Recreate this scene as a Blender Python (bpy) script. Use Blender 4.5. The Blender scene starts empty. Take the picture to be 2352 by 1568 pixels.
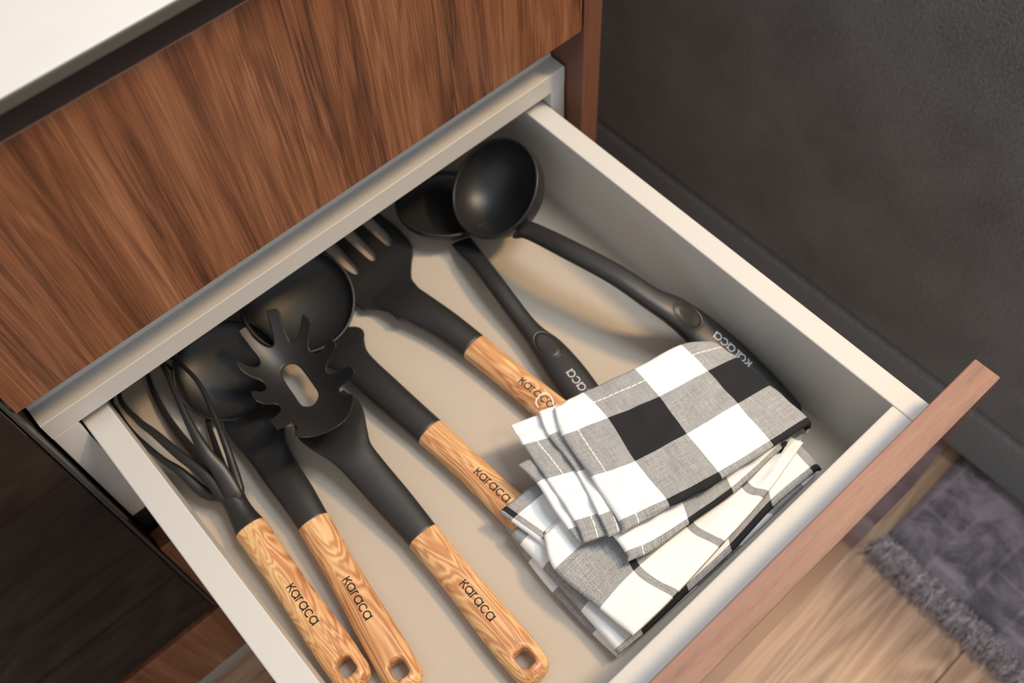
import bpy, bmesh, math, random
import numpy as np
from mathutils import Vector, Matrix
random.seed(7); rng = np.random.default_rng(7)
C = bpy.context.scene.collection
SC = bpy.context.scene
PI = math.pi

# ---------------------------------------------------------------- camera
cam = bpy.data.cameras.new('camera'); cam_o = bpy.data.objects.new('camera', cam); C.objects.link(cam_o)
cam.sensor_width = 36.0; cam.sensor_fit = 'HORIZONTAL'; cam.lens = 36.0 * 2263.58 / 2352
cam_o.location = (0.04135, -0.43163, 0.60594)
cam_o.rotation_mode = 'XYZ'
cam_o.rotation_euler = (math.radians(30.6321), math.radians(2.3692), math.radians(-41.7237))
cam.clip_start = 0.02; cam.clip_end = 60
cam.dof.use_dof = True; cam.dof.focus_distance = 0.62; cam.dof.aperture_fstop = 6.3
SC.camera = cam_o
# ---------------------------------------------------------------- world, lamps, exposure
SC.view_settings.view_transform = 'Standard'; SC.view_settings.look = 'None'
SC.view_settings.gamma = 1.0; SC.view_settings.exposure = 0.0; SC.view_settings.use_curve_mapping = False
wd = bpy.data.worlds.new('world'); SC.world = wd; wd.use_nodes = True
bg = wd.node_tree.nodes['Background']; bg.inputs[0].default_value = (0.97, 0.985, 1.0, 1); bg.inputs[1].default_value = 0.80
def area(name, loc, target, size, power, col):
    l = bpy.data.lights.new(name, 'AREA'); l.shape = 'DISK'; l.size = size; l.energy = power; l.color = col
    o = bpy.data.objects.new(name, l); C.objects.link(o); o.location = loc
    o.rotation_euler = (Vector(target) - Vector(loc)).to_track_quat('-Z', 'Y').to_euler()
    return o
area('warm_ceiling_lamp', (1.02, -.66, 1.25), (0.25, -0.18, -0.05), 0.20, 18.0, (1.0, 0.67, 0.34))
area('daylight_window', (0.72, -.52, 1.50), (0.3, -0.2, -0.05), .50, 13, (0.88, 0.95, 1.0))
# ---------------------------------------------------------------- node helpers
def mat(name):
    m = bpy.data.materials.new(name); m.use_nodes = True
    return m, m.node_tree, m.node_tree.nodes['Principled BSDF']
class G:
    def __init__(s, t): s.t = t
    def n(s, typ, **kw):
        x = s.t.nodes.new(typ)
        for k, v in kw.items(): setattr(x, k, v)
        return x
    def set(s, sock, v):
        if hasattr(v, 'is_linked'): s.t.links.new(v, sock)
        else: sock.default_value = v
    def m(s, op, a, b=None, c=None, clamp=False):
        x = s.n('ShaderNodeMath', operation=op); x.use_clamp = clamp; s.set(x.inputs[0], a)
        if b is not None: s.set(x.inputs[1], b)
        if c is not None: s.set(x.inputs[2], c)
        return x.outputs[0]
    def mix(s, f, a, b):
        x = s.n('ShaderNodeMix', data_type='RGBA'); s.set(x.inputs[0], f); s.set(x.inputs[6], a); s.set(x.inputs[7], b); return x.outputs[2]
    def mapv(s, vec, scale=(1, 1, 1), loc=(0, 0, 0), rot=(0, 0, 0)):
        x = s.n('ShaderNodeMapping'); s.set(x.inputs[0], vec); x.inputs['Scale'].default_value = scale
        x.inputs['Location'].default_value = loc; x.inputs['Rotation'].default_value = rot; return x.outputs[0]
    def noise(s, vec, scale=1, detail=3, rough=.55, dist=0):
        x = s.n('ShaderNodeTexNoise'); s.set(x.inputs['Vector'], vec); x.inputs['Scale'].default_value = scale
        x.inputs['Detail'].default_value = detail; x.inputs['Roughness'].default_value = rough; x.inputs['Distortion'].default_value = dist
        return x.outputs['Fac']
    def ramp(s, f, stops, interp='LINEAR'):
        x = s.n('ShaderNodeValToRGB'); s.set(x.inputs[0], f); r = x.color_ramp; r.interpolation = interp
        while len(r.elements) < len(stops): r.elements.new(.5)
        for e, (p, c) in zip(r.elements, stops): e.position = p; e.color = (*c, 1) if len(c) == 3 else c
        return x.outputs[0]
    def obj(s): return s.n('ShaderNodeTexCoord').outputs['Object']
    def rnd(s): return s.n('ShaderNodeObjectInfo').outputs['Random']
    def bump(s, h, strength=.3, dist=.0005):
        x = s.n('ShaderNodeBump'); s.set(x.inputs['Height'], h); x.inputs['Strength'].default_value = strength
        x.inputs['Distance'].default_value = dist; return x.outputs[0]
def plain(name, col, rough=.5, spec=.5, metal=0, noise_amt=0.0, nscale=300, bump=0.0):
    m, t, b = mat(name); g = G(t)
    v = g.obj(); n = g.noise(v, nscale, 3)
    k = g.ramp(n, [(.3, tuple(c * (1 - noise_amt) for c in col)), (.7, tuple(min(1, c * (1 + noise_amt)) for c in col))])
    g.set(b.inputs['Base Color'], k)
    b.inputs['Roughness'].default_value = rough; b.inputs['Specular IOR Level'].default_value = spec; b.inputs['Metallic'].default_value = metal
    if bump: g.set(b.inputs['Normal'], g.bump(n, bump, .0004))
    return m
def wood(name, axis, stops, scale=(1., 1.), contour=7.0, fiber=(.35), rough=.4, spec=.4, seed=0.0, streak=0.5, dark=None, coat=0, bumpk=.12, perobj=True, wander=.5, rings=.6):
    """long grain along `axis`; scale=(along, across) features per metre"""
    m, t, b = mat(name); g = G(t)
    vec = g.obj()
    if perobj:
        off = g.n('ShaderNodeVectorMath', operation='SCALE'); off.inputs[0].default_value = (3.1, 7.7, 5.3); g.set(off.inputs['Scale'], g.rnd())
        ad = g.n('ShaderNodeVectorMath', operation='ADD'); g.set(ad.inputs[0], vec); g.set(ad.inputs[1], off.outputs[0]); vec = ad.outputs[0]
    def S(a, c): return tuple(a if i == axis else c for i in range(3))
    big = g.noise(g.mapv(vec, S(scale[0], scale[1]), (seed, seed * .7, seed * .3)), 1, 2.5, .5, wander)
    ring = g.m('SINE', g.m('MULTIPLY', big, contour * 6.28))
    ring = g.m('MULTIPLY_ADD', ring, .5, .5)
    broad = g.noise(g.mapv(vec, S(scale[0] * .5, scale[1] * 1.3), (seed + 4, 0, 0)), 1, 3, .6)
    fib = g.noise(g.mapv(vec, S(scale[0] * 6, scale[1] * 28)), 1, 4, .65)
    val = g.m('ADD', g.m('MULTIPLY', ring, .30 * rings), g.m('ADD', g.m('MULTIPLY', broad, .75), g.m('MULTIPLY', fib, fiber)))
    val = g.m('SUBTRACT', val, .5 * fiber + .15 * rings - .12)
    col = g.ramp(val, stops)
    if dark:
        sn = g.noise(g.mapv(vec, S(scale[0] * .9, scale[1] * 2.2), (seed + 9, 3, 1)), 1, 3, .6, .4)
        # thin dark veins where the noise crosses its middle value
        w = g.m('ABSOLUTE', g.m('SUBTRACT', sn, .5)); w = g.m('SUBTRACT', 1, g.m('MULTIPLY', w, 26, clamp=True), clamp=True)
        sel = g.noise(g.mapv(vec, S(scale[0] * .8, scale[1] * .6), (2, seed, 6)), 1, 1)
        w = g.m('MULTIPLY', w, g.m('MULTIPLY', g.m('SUBTRACT', sel, .42), 4 * streak, clamp=True))
        col = g.mix(w, col, (*dark, 1))
    g.set(b.inputs['Base Color'], col); b.inputs['Roughness'].default_value = rough; b.inputs['Specular IOR Level'].default_value = spec
    if coat: b.inputs['Coat Weight'].default_value = coat; b.inputs['Coat Roughness'].default_value = .08
    if bumpk: g.set(b.inputs['Normal'], g.bump(fib, bumpk, .0003))
    return m

# ---------------------------------------------------------------- materials
M = {}
WAL = [(.24, (.070, .024, .011)), (.42, (.150, .055, .025)), (.58, (.230, .092, .043)), (.80, (.35, .160, .080))]
M['walnut'] = wood('walnut_laminate', 2, WAL, (2.8, 34), 6, .70, .36, .35, seed=1.3, dark=(.036, .016, .010), streak=.9, perobj=False, rings=.40, wander=1.4)
M['walnut_gloss'] = wood('walnut_gloss', 2, WAL, (2.6, 30), 6, .45, .12, .6, seed=7.3, dark=(.045, .020, .013), perobj=False, rings=.30)
M['walnut_low'] = wood('walnut_laminate_low', 2, WAL, (3.2, 26), 5, .55, .18, .5, seed=5.1, dark=(.030, .012, .008), perobj=False, rings=.35)
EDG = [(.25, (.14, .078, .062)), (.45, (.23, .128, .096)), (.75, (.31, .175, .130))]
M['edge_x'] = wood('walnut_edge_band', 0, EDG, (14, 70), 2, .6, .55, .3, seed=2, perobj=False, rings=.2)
M['edge_z'] = wood('walnut_edge_upright', 2, [(.2, (.085, .034, .020)), (.5, (.150, .062, .036)), (.8, (.21, .095, .058))], (6, 60), 2, .5, .35, .4, seed=2, perobj=False, rings=.2)
M['dark_wood'] = wood('dark_walnut', 0, [(.2, (.030, .013, .009)), (.8, (.075, .032, .022))], (6, 60), 2, .5, .4, .35, seed=3, perobj=False)
M['red_wood'] = wood('red_walnut', 0, [(.2, (.050, .014, .008)), (.8, (.110, .035, .02))], (6, 60), 2, .4, .3, .35, seed=3, perobj=False)
M['oak'] = wood('oak_planks', 0, [(.2, (.19, .105, .065)), (.5, (.37, .225, .145)), (.8, (.52, .34, .23))], (1.7, 11), 18, .75, .38, .35, seed=8.2, rings=.85, wander=.5)
M['handle'] = wood('light_wood_print', 0, [(.22, (.36, .145, .058)), (.42, (.56, .275, .125)), (.60, (.69, .43, .205)), (.84, (.80, .60, .32))], (8, 42), 15, .20, .34, .45, seed=.4, rings=.95, wander=1.3, bumpk=.03)
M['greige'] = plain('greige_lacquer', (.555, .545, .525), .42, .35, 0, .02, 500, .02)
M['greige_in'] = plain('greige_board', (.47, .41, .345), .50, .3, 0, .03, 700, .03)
M['frame'] = plain('greige_frame', (.55, .54, .52), .42, .35, 0, .02, 500)
M['black'] = plain('black_nylon', (.018, .018, .019), .42, .45, 0, .12, 900, .06)
M['ink'] = plain('dark_print', (.020, .014, .010), .5, .3)
M['inkw'] = plain('pale_print', (.50, .50, .49), .5, .3)
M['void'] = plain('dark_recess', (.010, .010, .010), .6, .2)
M['glass'] = plain('black_glass', (.004, .004, .005), .04, .40)
M['trim'] = plain('dark_trim', (.035, .035, .036), .25, .5)
M['alu'] = plain('brushed_aluminium', (.36, .34, .31), .4, .5, .3, .05, 400)
M['counter_edge'] = plain('counter_edge', (.065, .065, .056), .5, .3)
def marble():
    m, t, b = mat('pale_marble'); g = G(t); v = g.obj()
    n = g.noise(g.mapv(v, (5, 7, 5)), 1, 4, .6, .8)
    g.set(b.inputs['Base Color'], g.ramp(n, [(.3, (.53, .51, .47)), (.55, (.55, .56, .57)), (.8, (.57, .585, .59))])); b.inputs['Roughness'].default_value = .25
    return m
M['marble'] = marble()
def velour():
    m, t, b = mat('charcoal_velour'); g = G(t); v = g.obj()
    n1 = g.noise(g.mapv(v, (9, 9, 9)), 1, 4, .6); n2 = g.noise(v, 320, 3, .6); n3 = g.noise(v, 700, 2, .6)
    f = g.m('ADD', g.m('MULTIPLY', n1, .45), g.m('MULTIPLY', n2, .55))
    g.set(b.inputs['Base Color'], g.ramp(f, [(.35, (.062, .063, .064)), (.62, (.165, .166, .166))]))
    b.inputs['Roughness'].default_value = .45; b.inputs['Specular IOR Level'].default_value = .6
    b.inputs['Sheen Weight'].default_value = .25; b.inputs['Sheen Roughness'].default_value = .4
    g.set(b.inputs['Normal'], g.bump(g.m('ADD', n2, g.m('MULTIPLY', n3, .5)), .9, .003)); return m
M['velour'] = velour()
M['velour_base'] = plain('charcoal_weave', (.165, .168, .170), .8, .3, 0, .35, 420, .8)
def rug_mat():
    m, t, b = mat('purple_patchwork_pile'); g = G(t); v = g.obj()
    br = g.n('ShaderNodeTexBrick'); g.set(br.inputs['Vector'], g.mapv(v, (1, 1, 1), (0, 0, 0), (0, 0, .06))); br.inputs['Scale'].default_value = 1
    br.inputs['Brick Width'].default_value = .085; br.inputs['Row Height'].default_value = .048; br.inputs['Mortar Size'].default_value = .004; br.inputs['Mortar Smooth'].default_value = 1
    br.inputs['Color1'].default_value = (.2, .2, .2, 1); br.inputs['Color2'].default_value = (.75, .75, .75, 1); br.inputs['Mortar'].default_value = (1, 1, 1, 1)
    n = g.noise(g.mapv(v, (22, 22, 22)), 1, 5, .65, .5); f = g.noise(v, 500, 3, .6)
    big = g.noise(g.mapv(v, (7, 7, 7), (3, 1, 0)), 1, 2)
    val = g.m('ADD', g.m('ADD', g.m('MULTIPLY', br.outputs[0], .10), g.m('MULTIPLY', n, .75)), g.m('ADD', g.m('MULTIPLY', f, .15), g.m('MULTIPLY', big, .25)))
    g.set(b.inputs['Base Color'], g.ramp(val, [(.38, (.034, .030, .038)), (.54, (.095, .080, .095)), (.72, (.30, .24, .27))]))
    b.inputs['Roughness'].default_value = .75; b.inputs['Sheen Weight'].default_value = .2
    g.set(b.inputs['Normal'], g.bump(g.m('ADD', f, n), .5, .002)); return m
M['rug'] = rug_mat()
M['fringe'] = plain('grey_mauve_yarn', (.42, .36, .37), .7, .2, 0, .5, 120)
def cloth(name, mode, tone=1.0, hems=True):
    m, t, b = mat(name); g = G(t)
    uv = g.n('ShaderNodeUVMap', uv_map='uv').outputs[0]
    sp = g.n('ShaderNodeSeparateXYZ'); g.set(sp.inputs[0], uv); u, v = sp.outputs[0], sp.outputs[1]
    def check(x): return g.m('LESS_THAN', g.m('FRACT', g.m('MULTIPLY', x, .5)), .5)
    if mode == 'check': mu = check(u)
    else:
        fr = g.m('FRACT', u)
        mu = g.m('LESS_THAN', fr, .125)
    mv = check(v)
    N = 46.0
    jit = g.noise(g.mapv(uv, (40, 40, 1)), 1, 2)
    un = g.m('MULTIPLY_ADD', jit, .5, g.m('MULTIPLY', u, N)); vn = g.m('MULTIPLY_ADD', jit, .5, g.m('MULTIPLY', v, N))
    weave = g.m('MULTIPLY', g.m('SINE', g.m('MULTIPLY', un, 6.283)), g.m('SINE', g.m('MULTIPLY', vn, 6.283)))
    slub = g.m('MULTIPLY', g.m('SUBTRACT', g.noise(g.mapv(uv, (2.2, 60, 1)), 1, 3, .6), .5), 1.0)
    slub2 = g.m('MULTIPLY', g.m('SUBTRACT', g.noise(g.mapv(uv, (60, 2.2, 1), (5, 5, 0)), 1, 3, .6), .5), 1.0)
    over = g.m('MULTIPLY_ADD', g.m('ADD', g.m('MULTIPLY', weave, 1.6), g.m('ADD', slub, slub2)), 1.6, .5, clamp=True)  # 1 = warp on top
    blk = g.m('ADD', g.m('MULTIPLY', over, mu), g.m('MULTIPLY', g.m('SUBTRACT', 1, over), mv), clamp=True)
    blk = g.m('ADD', blk, g.m('MULTIPLY', g.m('ABSOLUTE', g.m('SUBTRACT', mu, mv)), .20), clamp=True)
    if hems and mode == 'check':
        w1 = g.m('LESS_THAN', g.m('ABSOLUTE', g.m('ADD', v, .50)), .012)
        w2 = g.m('LESS_THAN', g.m('ABSOLUTE', g.m('ADD', u, .62)), .010)
        dash = g.m('GREATER_THAN', g.m('FRACT', g.m('MULTIPLY', g.m('ADD', u, v), 9)), .18)
        st = g.m('MULTIPLY', g.m('MAXIMUM', w1, w2), dash)
        blk = g.m('MULTIPLY', blk, g.m('SUBTRACT', 1, st), clamp=True)
    W = .86 * tone
    g.set(b.inputs['Base Color'], g.mix(blk, (W * .965, W * .985, W, 1), (.022, .022, .025, 1)))
    b.inputs['Roughness'].default_value = .85; b.inputs['Specular IOR Level'].default_value = .15
    fold = g.noise(g.mapv(uv, (3, 3, 1)), 1, 3)
    g.set(b.inputs['Normal'], g.bump(g.m('ADD', g.m('MULTIPLY', weave, .12), g.m('MULTIPLY', fold, 1.5)), .35, .0010)); return m
M['check'] = cloth('buffalo_check_cotton', 'check'); M['check2'] = cloth('buffalo_check_cotton_plain', 'check', hems=False)
M['stripe'] = cloth('striped_check_cotton', 'stripe')
M['thread'] = plain('white_thread', (.85, .85, .85), .8, .2)

# ---------------------------------------------------------------- mesh helpers
def link(name, me, material, parent=None, smooth=True):
    o = bpy.data.objects.new(name, me); C.objects.link(o)
    if material is not None: me.materials.append(material)
    if smooth: me.polygons.foreach_set('use_smooth', [True] * len(me.polygons))
    if parent is not None:
        o.parent = parent
    return o
def mesh(name, V, F, material, parent=None, smooth=True, uv=None, local=None):
    """V in world coordinates; converted to the root frame of `local` (or parent) if given"""
    V = np.asarray(V, float)
    ref = local if local is not None else parent
    if ref is not None:
        R = ref
        mw = Matrix.Identity(4)
        while R is not None:
            mw = R.matrix_basis @ mw; R = R.parent
        inv = np.array(mw.inverted()); V = V @ inv[:3, :3].T + inv[:3, 3]
    me = bpy.data.meshes.new(name); me.from_pydata(V.tolist(), [], F); me.update()
    if uv is not None:
        l = me.uv_layers.new(name='uv'); idx = np.empty(len(me.loops), int); me.loops.foreach_get('vertex_index', idx)
        l.data.foreach_set('uv', np.asarray(uv)[idx].ravel())
    bm = bmesh.new(); bm.from_mesh(me); bmesh.ops.recalc_face_normals(bm, faces=bm.faces); bm.to_mesh(me); bm.free()
    return link(name, me, material, parent, smooth)
def box(name, lo, hi, material, parent=None, bev=.0008, seg=2):
    bm = bmesh.new(); bmesh.ops.create_cube(bm, size=1)
    lo, hi = Vector(lo), Vector(hi)
    for v in bm.verts: v.co = Vector(((v.co[i] + .5) * (hi[i] - lo[i]) + lo[i] for i in range(3)))
    if bev: bmesh.ops.bevel(bm, geom=bm.edges[:], offset=bev, segments=seg, profile=.5, affect='EDGES')
    V = [v.co[:] for v in bm.verts]; bm.verts.index_update(); F = [[v.index for v in f.verts] for f in bm.faces]; bm.free()
    return mesh(name, V, F, material, parent, smooth=False)
def profile_x(name, pts, x0, x1, material, parent=None):
    """extrude a closed (y,z) profile along x"""
    n = len(pts); V = [(x0, y, z) for y, z in pts] + [(x1, y, z) for y, z in pts]
    F = [[i, (i + 1) % n, n + (i + 1) % n, n + i] for i in range(n)] + [list(range(n))[::-1], list(range(n, 2 * n))]
    return mesh(name, V, F, material, parent, smooth=False)
def empty(name, loc, rz=0):
    o = bpy.data.objects.new(name, None); C.objects.link(o); o.location = loc; o.rotation_euler = (0, 0, rz); o.empty_display_size = .02
    o.matrix_basis = Matrix.Translation(loc) @ Matrix.Rotation(rz, 4, 'Z'); return o
def tag(o, label=None, cat=None, group=None, kind=None):
    if label: o['label'] = label
    if cat: o['category'] = cat
    if group: o['group'] = group
    if kind: o['kind'] = kind
    return o
def catmull(P, n):
    P = np.asarray(P, float); m = len(P); t = np.linspace(0, m - 1, n); i = np.clip(t.astype(int), 0, m - 2); f = (t - i)[:, None]
    p0 = P[np.clip(i - 1, 0, m - 1)]; p1 = P[i]; p2 = P[i + 1]; p3 = P[np.clip(i + 2, 0, m - 1)]
    p0 = np.where((i == 0)[:, None], 2 * p1 - p2, p0); p3 = np.where((i == m - 2)[:, None], 2 * p2 - p1, p3)
    return .5 * ((2 * p1) + (-p0 + p2) * f + (2 * p0 - 5 * p1 + 4 * p2 - p3) * f ** 2 + (-p0 + 3 * p1 - 3 * p2 + p3) * f ** 3)
def sweep(name, pts, material, parent, n=60, k=28, power=2.3, caps=(True, True), up=(0, 0, 1)):
    """pts rows: x,y,z,width,thickness"""
    Q = catmull(pts, n); P = Q[:, :3]; W = np.maximum(Q[:, 3], .0006) / 2; T = np.maximum(Q[:, 4], .0006) / 2
    tan = np.gradient(P, axis=0); tan /= np.linalg.norm(tan, axis=1)[:, None]
    side = np.cross(tan, np.array(up, float)); side /= np.linalg.norm(side, axis=1)[:, None]; nor = np.cross(side, tan)
    cap = np.ones(n); off = np.zeros(n)
    a = np.linspace(0, 2 * PI, k, endpoint=False); ca, sa = np.cos(a), np.sin(a)
    ex = np.sign(ca) * np.abs(ca) ** (2 / power); ey = np.sign(sa) * np.abs(sa) ** (2 / power)
    rings = []; 
    def ring(p, s, u, w, t): return p + np.outer(ex * w, s) + np.outer(ey * t, u)
    if caps[0]:
        for j in range(5):
            th = (j + .35) / 5 * PI / 2; r = min(W[0], T[0])
            rings.append(ring(P[0] - tan[0] * r * math.cos(th), side[0], nor[0], max(W[0] - r * (1 - math.sin(th)), .0001), max(T[0] * math.sin(th), .0001)))
    for i in range(n): rings.append(ring(P[i], side[i], nor[i], W[i], T[i]))
    if caps[1]:
        for j in range(4, -1, -1):
            th = (j + .35) / 5 * PI / 2; r = min(W[-1], T[-1])
            rings.append(ring(P[-1] + tan[-1] * r * math.cos(th), side[-1], nor[-1], max(W[-1] - r * (1 - math.sin(th)), .0001), max(T[-1] * math.sin(th), .0001)))
    V = np.concatenate(rings); m = len(rings); F = []
    for i in range(m - 1):
        for j in range(k): F.append([i * k + j, i * k + (j + 1) % k, (i + 1) * k + (j + 1) % k, (i + 1) * k + j])
    F.append(list(range(k))[::-1]); F.append([(m - 1) * k + j for j in range(k)])
    return mesh(name, V, F, material, parent)
def poly_sd(X, Y, poly):
    """signed distance, positive inside"""
    P = np.asarray(poly, float); d = np.full(X.shape, 1e9); ins = np.zeros(X.shape, bool)
    for i in range(len(P)):
        a = P[i]; b = P[(i + 1) % len(P)]; e = b - a; L = e @ e
        if L < 1e-14: continue
        t = np.clip(((X - a[0]) * e[0] + (Y - a[1]) * e[1]) / L, 0, 1)
        d = np.minimum(d, np.hypot(X - a[0] - t * e[0], Y - a[1] - t * e[1]))
        c = ((a[1] > Y) != (b[1] > Y)); xi = a[0] + (Y - a[1]) * e[0] / (e[1] if abs(e[1]) > 1e-12 else 1e-12); ins ^= c & (X < xi)
    return np.where(ins, d, -d)
def smooth_poly(P, n=4):
    P = np.asarray(P, float)
    m = len(P); out = []
    for i in range(m):
        p0, p1, p2, p3 = P[i - 1], P[i], P[(i + 1) % m], P[(i + 2) % m]
        for j in range(n):
            f = j / n
            out.append(.5 * ((2 * p1) + (-p0 + p2) * f + (2 * p0 - 5 * p1 + 4 * p2 - p3) * f ** 2 + (-p0 + 3 * p1 - 3 * p2 + p3) * f ** 3))
    return np.array(out)
def plate(name, sd, bounds, step, zmid, thick, material, parent, to_world=None):
    """solid with rounded rim: region sd>0 on a grid, mid height zmid(x,y), half thickness thick(x,y,sd)"""
    x0, x1, y0, y1 = bounds
    xs = np.arange(x0, x1 + step, step); ys = np.arange(y0, y1 + step, step)
    X, Y = np.meshgrid(xs, ys, indexing='ij'); S = sd(X, Y)
    S = np.where(np.abs(S) < step * .02, step * .02, S)
    nx, ny = X.shape; vid = {}; V = []; SD = []
    def vert(i, j):
        k = (i, j)
        if k not in vid: vid[k] = len(V); V.append((X[i, j], Y[i, j])); SD.append(S[i, j])
        return vid[k]
    def edge(i, j, a, b):
        k = (i, j, a, b) if (i, j) < (a, b) else (a, b, i, j)
        if k not in vid:
            t = S[i, j] / (S[i, j] - S[a, b]); vid[k] = len(V); V.append((X[i, j] + t * (X[a, b] - X[i, j]), Y[i, j] + t * (Y[a, b] - Y[i, j]))); SD.append(0.)
        return vid[k]
    F = []; B = S > 0
    cand = np.argwhere(B[:-1, :-1] | B[1:, :-1] | B[1:, 1:] | B[:-1, 1:])
    for i, j in cand:
        cs = [(i, j), (i + 1, j), (i + 1, j + 1), (i, j + 1)]; f = []
        for q in range(4):
            a, b = cs[q], cs[(q + 1) % 4]
            if B[a]: f.append(vert(*a))
            if B[a] != B[b]: f.append(edge(*a, *b))
        if len(f) >= 3: F.append(f)
    V = np.array(V); SD = np.array(SD); n = len(V)
    zm = zmid(V[:, 0], V[:, 1]); th = thick(V[:, 0], V[:, 1], SD)
    # boundary edges -> rim
    from collections import Counter
    cnt = Counter()
    for f in F:
        for q in range(len(f)): a, b = f[q], f[(q + 1) % len(f)]; cnt[(a, b)] += 1
    rim = [(a, b) for (a, b) in cnt if (b, a) not in cnt]
    top = np.column_stack([V, zm + th]); bot = np.column_stack([V, zm - th])
    VV = np.concatenate([top, bot]); FF = F + [[q + n for q in f][::-1] for f in F] + [[b, a, a + n, b + n] for a, b in rim]
    if to_world is not None: VV = to_world(VV)
    o = mesh(name, VV, FF, material, parent)
    bm = bmesh.new(); bm.from_mesh(o.data); bmesh.ops.remove_doubles(bm, verts=bm.verts, dist=1e-6); bm.to_mesh(o.data); bm.free()
    return o
def rnd_edge(sd, r): return np.sqrt(np.clip(1 - (1 - np.clip(sd / r, 0, 1)) ** 2, 0, 1))
def bowl(name, c, nrm, R, wall, material, parent, depth=1.0, k=96, m=26, lip=.0004):
    """open hemispherical shell, rim normal nrm"""
    c = np.array(c, float); nn = np.array(nrm, float); nn /= np.linalg.norm(nn)
    u = np.cross(nn, [.3, .5, .2]); u /= np.linalg.norm(u); v = np.cross(nn, u)
    prof = []
    for i in range(m + 1):
        t = PI / 2 * i / m; prof.append((R * math.sin(t), -R * depth * math.cos(t)))
    r2 = wall / 2
    for j in range(1, 7):
        t = PI * j / 7; prof.append((R - r2 + r2 * math.cos(t), r2 * math.sin(t) * 1.0))
    for i in range(m, -1, -1):
        t = PI / 2 * i / m; prof.append(((R - wall) * math.sin(t), -(R * depth - wall) * math.cos(t)))
    V = []; F = []
    a = np.linspace(0, 2 * PI, k, endpoint=False)
    for r, z in prof:
        r = max(r, 1e-5)
        for t in a: V.append(c + r * (math.cos(t) * u + math.sin(t) * v) + z * nn)
    for i in range(len(prof) - 1):
        for j in range(k): F.append([i * k + j, i * k + (j + 1) % k, (i + 1) * k + (j + 1) % k, (i + 1) * k + j])
    o = mesh(name, V, F, material, parent)
    bm = bmesh.new(); bm.from_mesh(o.data); bmesh.ops.remove_doubles(bm, verts=bm.verts, dist=3e-5); bmesh.ops.recalc_face_normals(bm, faces=bm.faces); bm.to_mesh(o.data); bm.free()
    return o
# ---- lettering: the six letters printed on every utensil, drawn with round strokes
def stroke_paths():
    def arc(cx, cy, r, a0, a1, n=26): return [(cx + r * math.cos(math.radians(a0 + (a1 - a0) * i / n)), cy + r * math.sin(math.radians(a0 + (a1 - a0) * i / n))) for i in range(n + 1)]
    L = []; x = 0.0
    def k(x): return [[(x + .07, 0), (x + .07, 1)], [(x + .66, 1), (x + .13, .47)], [(x + .28, .60), (x + .72, 0)]], .80
    def a(x): return [arc(x + .50, .5, .43, 0, 360, 40), [(x + .93, 0), (x + .93, 1)]], 1.14
    def r(x): return [[(x + .07, 0), (x + .07, 1)], arc(x + .42, .58, .35, 180, 95, 12)], .58
    def c(x): return [arc(x + .50, .5, .43, 42, 318, 30)], .98
    for f in (k, a, r, a, c, a):
        s, w = f(x); L += s; x += w
    return L, x - .14
def lettering(name, surf, x0, y0, h, dx, dy, material, parent, weight=.125):
    """surf(x,y)->world point on the utensil surface; text starts at x0,y0 and runs along dx, letter tops towards dy"""
    L, W = stroke_paths(); V = []; F = []
    dx = np.array(dx, float); dy = np.array(dy, float)
    for s in L:
        P = np.array(s, float)
        # resample
        Q = [P[0]]
        for a, b in zip(P[:-1], P[1:]):
            m = max(1, int(np.linalg.norm(b - a) / .08))
            for i in range(1, m + 1): Q.append(a + (b - a) * i / m)
        Q = np.array(Q); t = np.gradient(Q, axis=0); t /= np.linalg.norm(t, axis=1)[:, None]; nrm = np.column_stack([-t[:, 1], t[:, 0]])
        base = len(V)
        for q, nn in zip(Q, nrm):
            for sgn in (-1, 0, 1):
                w = q + nn * sgn * weight / 2
                p = np.array([x0, y0]) + h * (w[0] * dx + w[1] * dy)
                V.append(surf(p[0], p[1]))
        for i in range(len(Q) - 1):
            for e in (0, 1): F.append([base + 3 * i + e, base + 3 * i + e + 1, base + 3 * i + 4 + e, base + 3 * i + 3 + e])
    me = bpy.data.meshes.new(name); me.from_pydata([tuple(v) for v in V], [], F); me.update()
    bm = bmesh.new(); bm.from_mesh(me)
    for f in bm.faces:
        if f.normal.z < 0: f.normal_flip()
    bm.to_mesh(me); bm.free()
    return link(name, me, material, parent)
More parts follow.
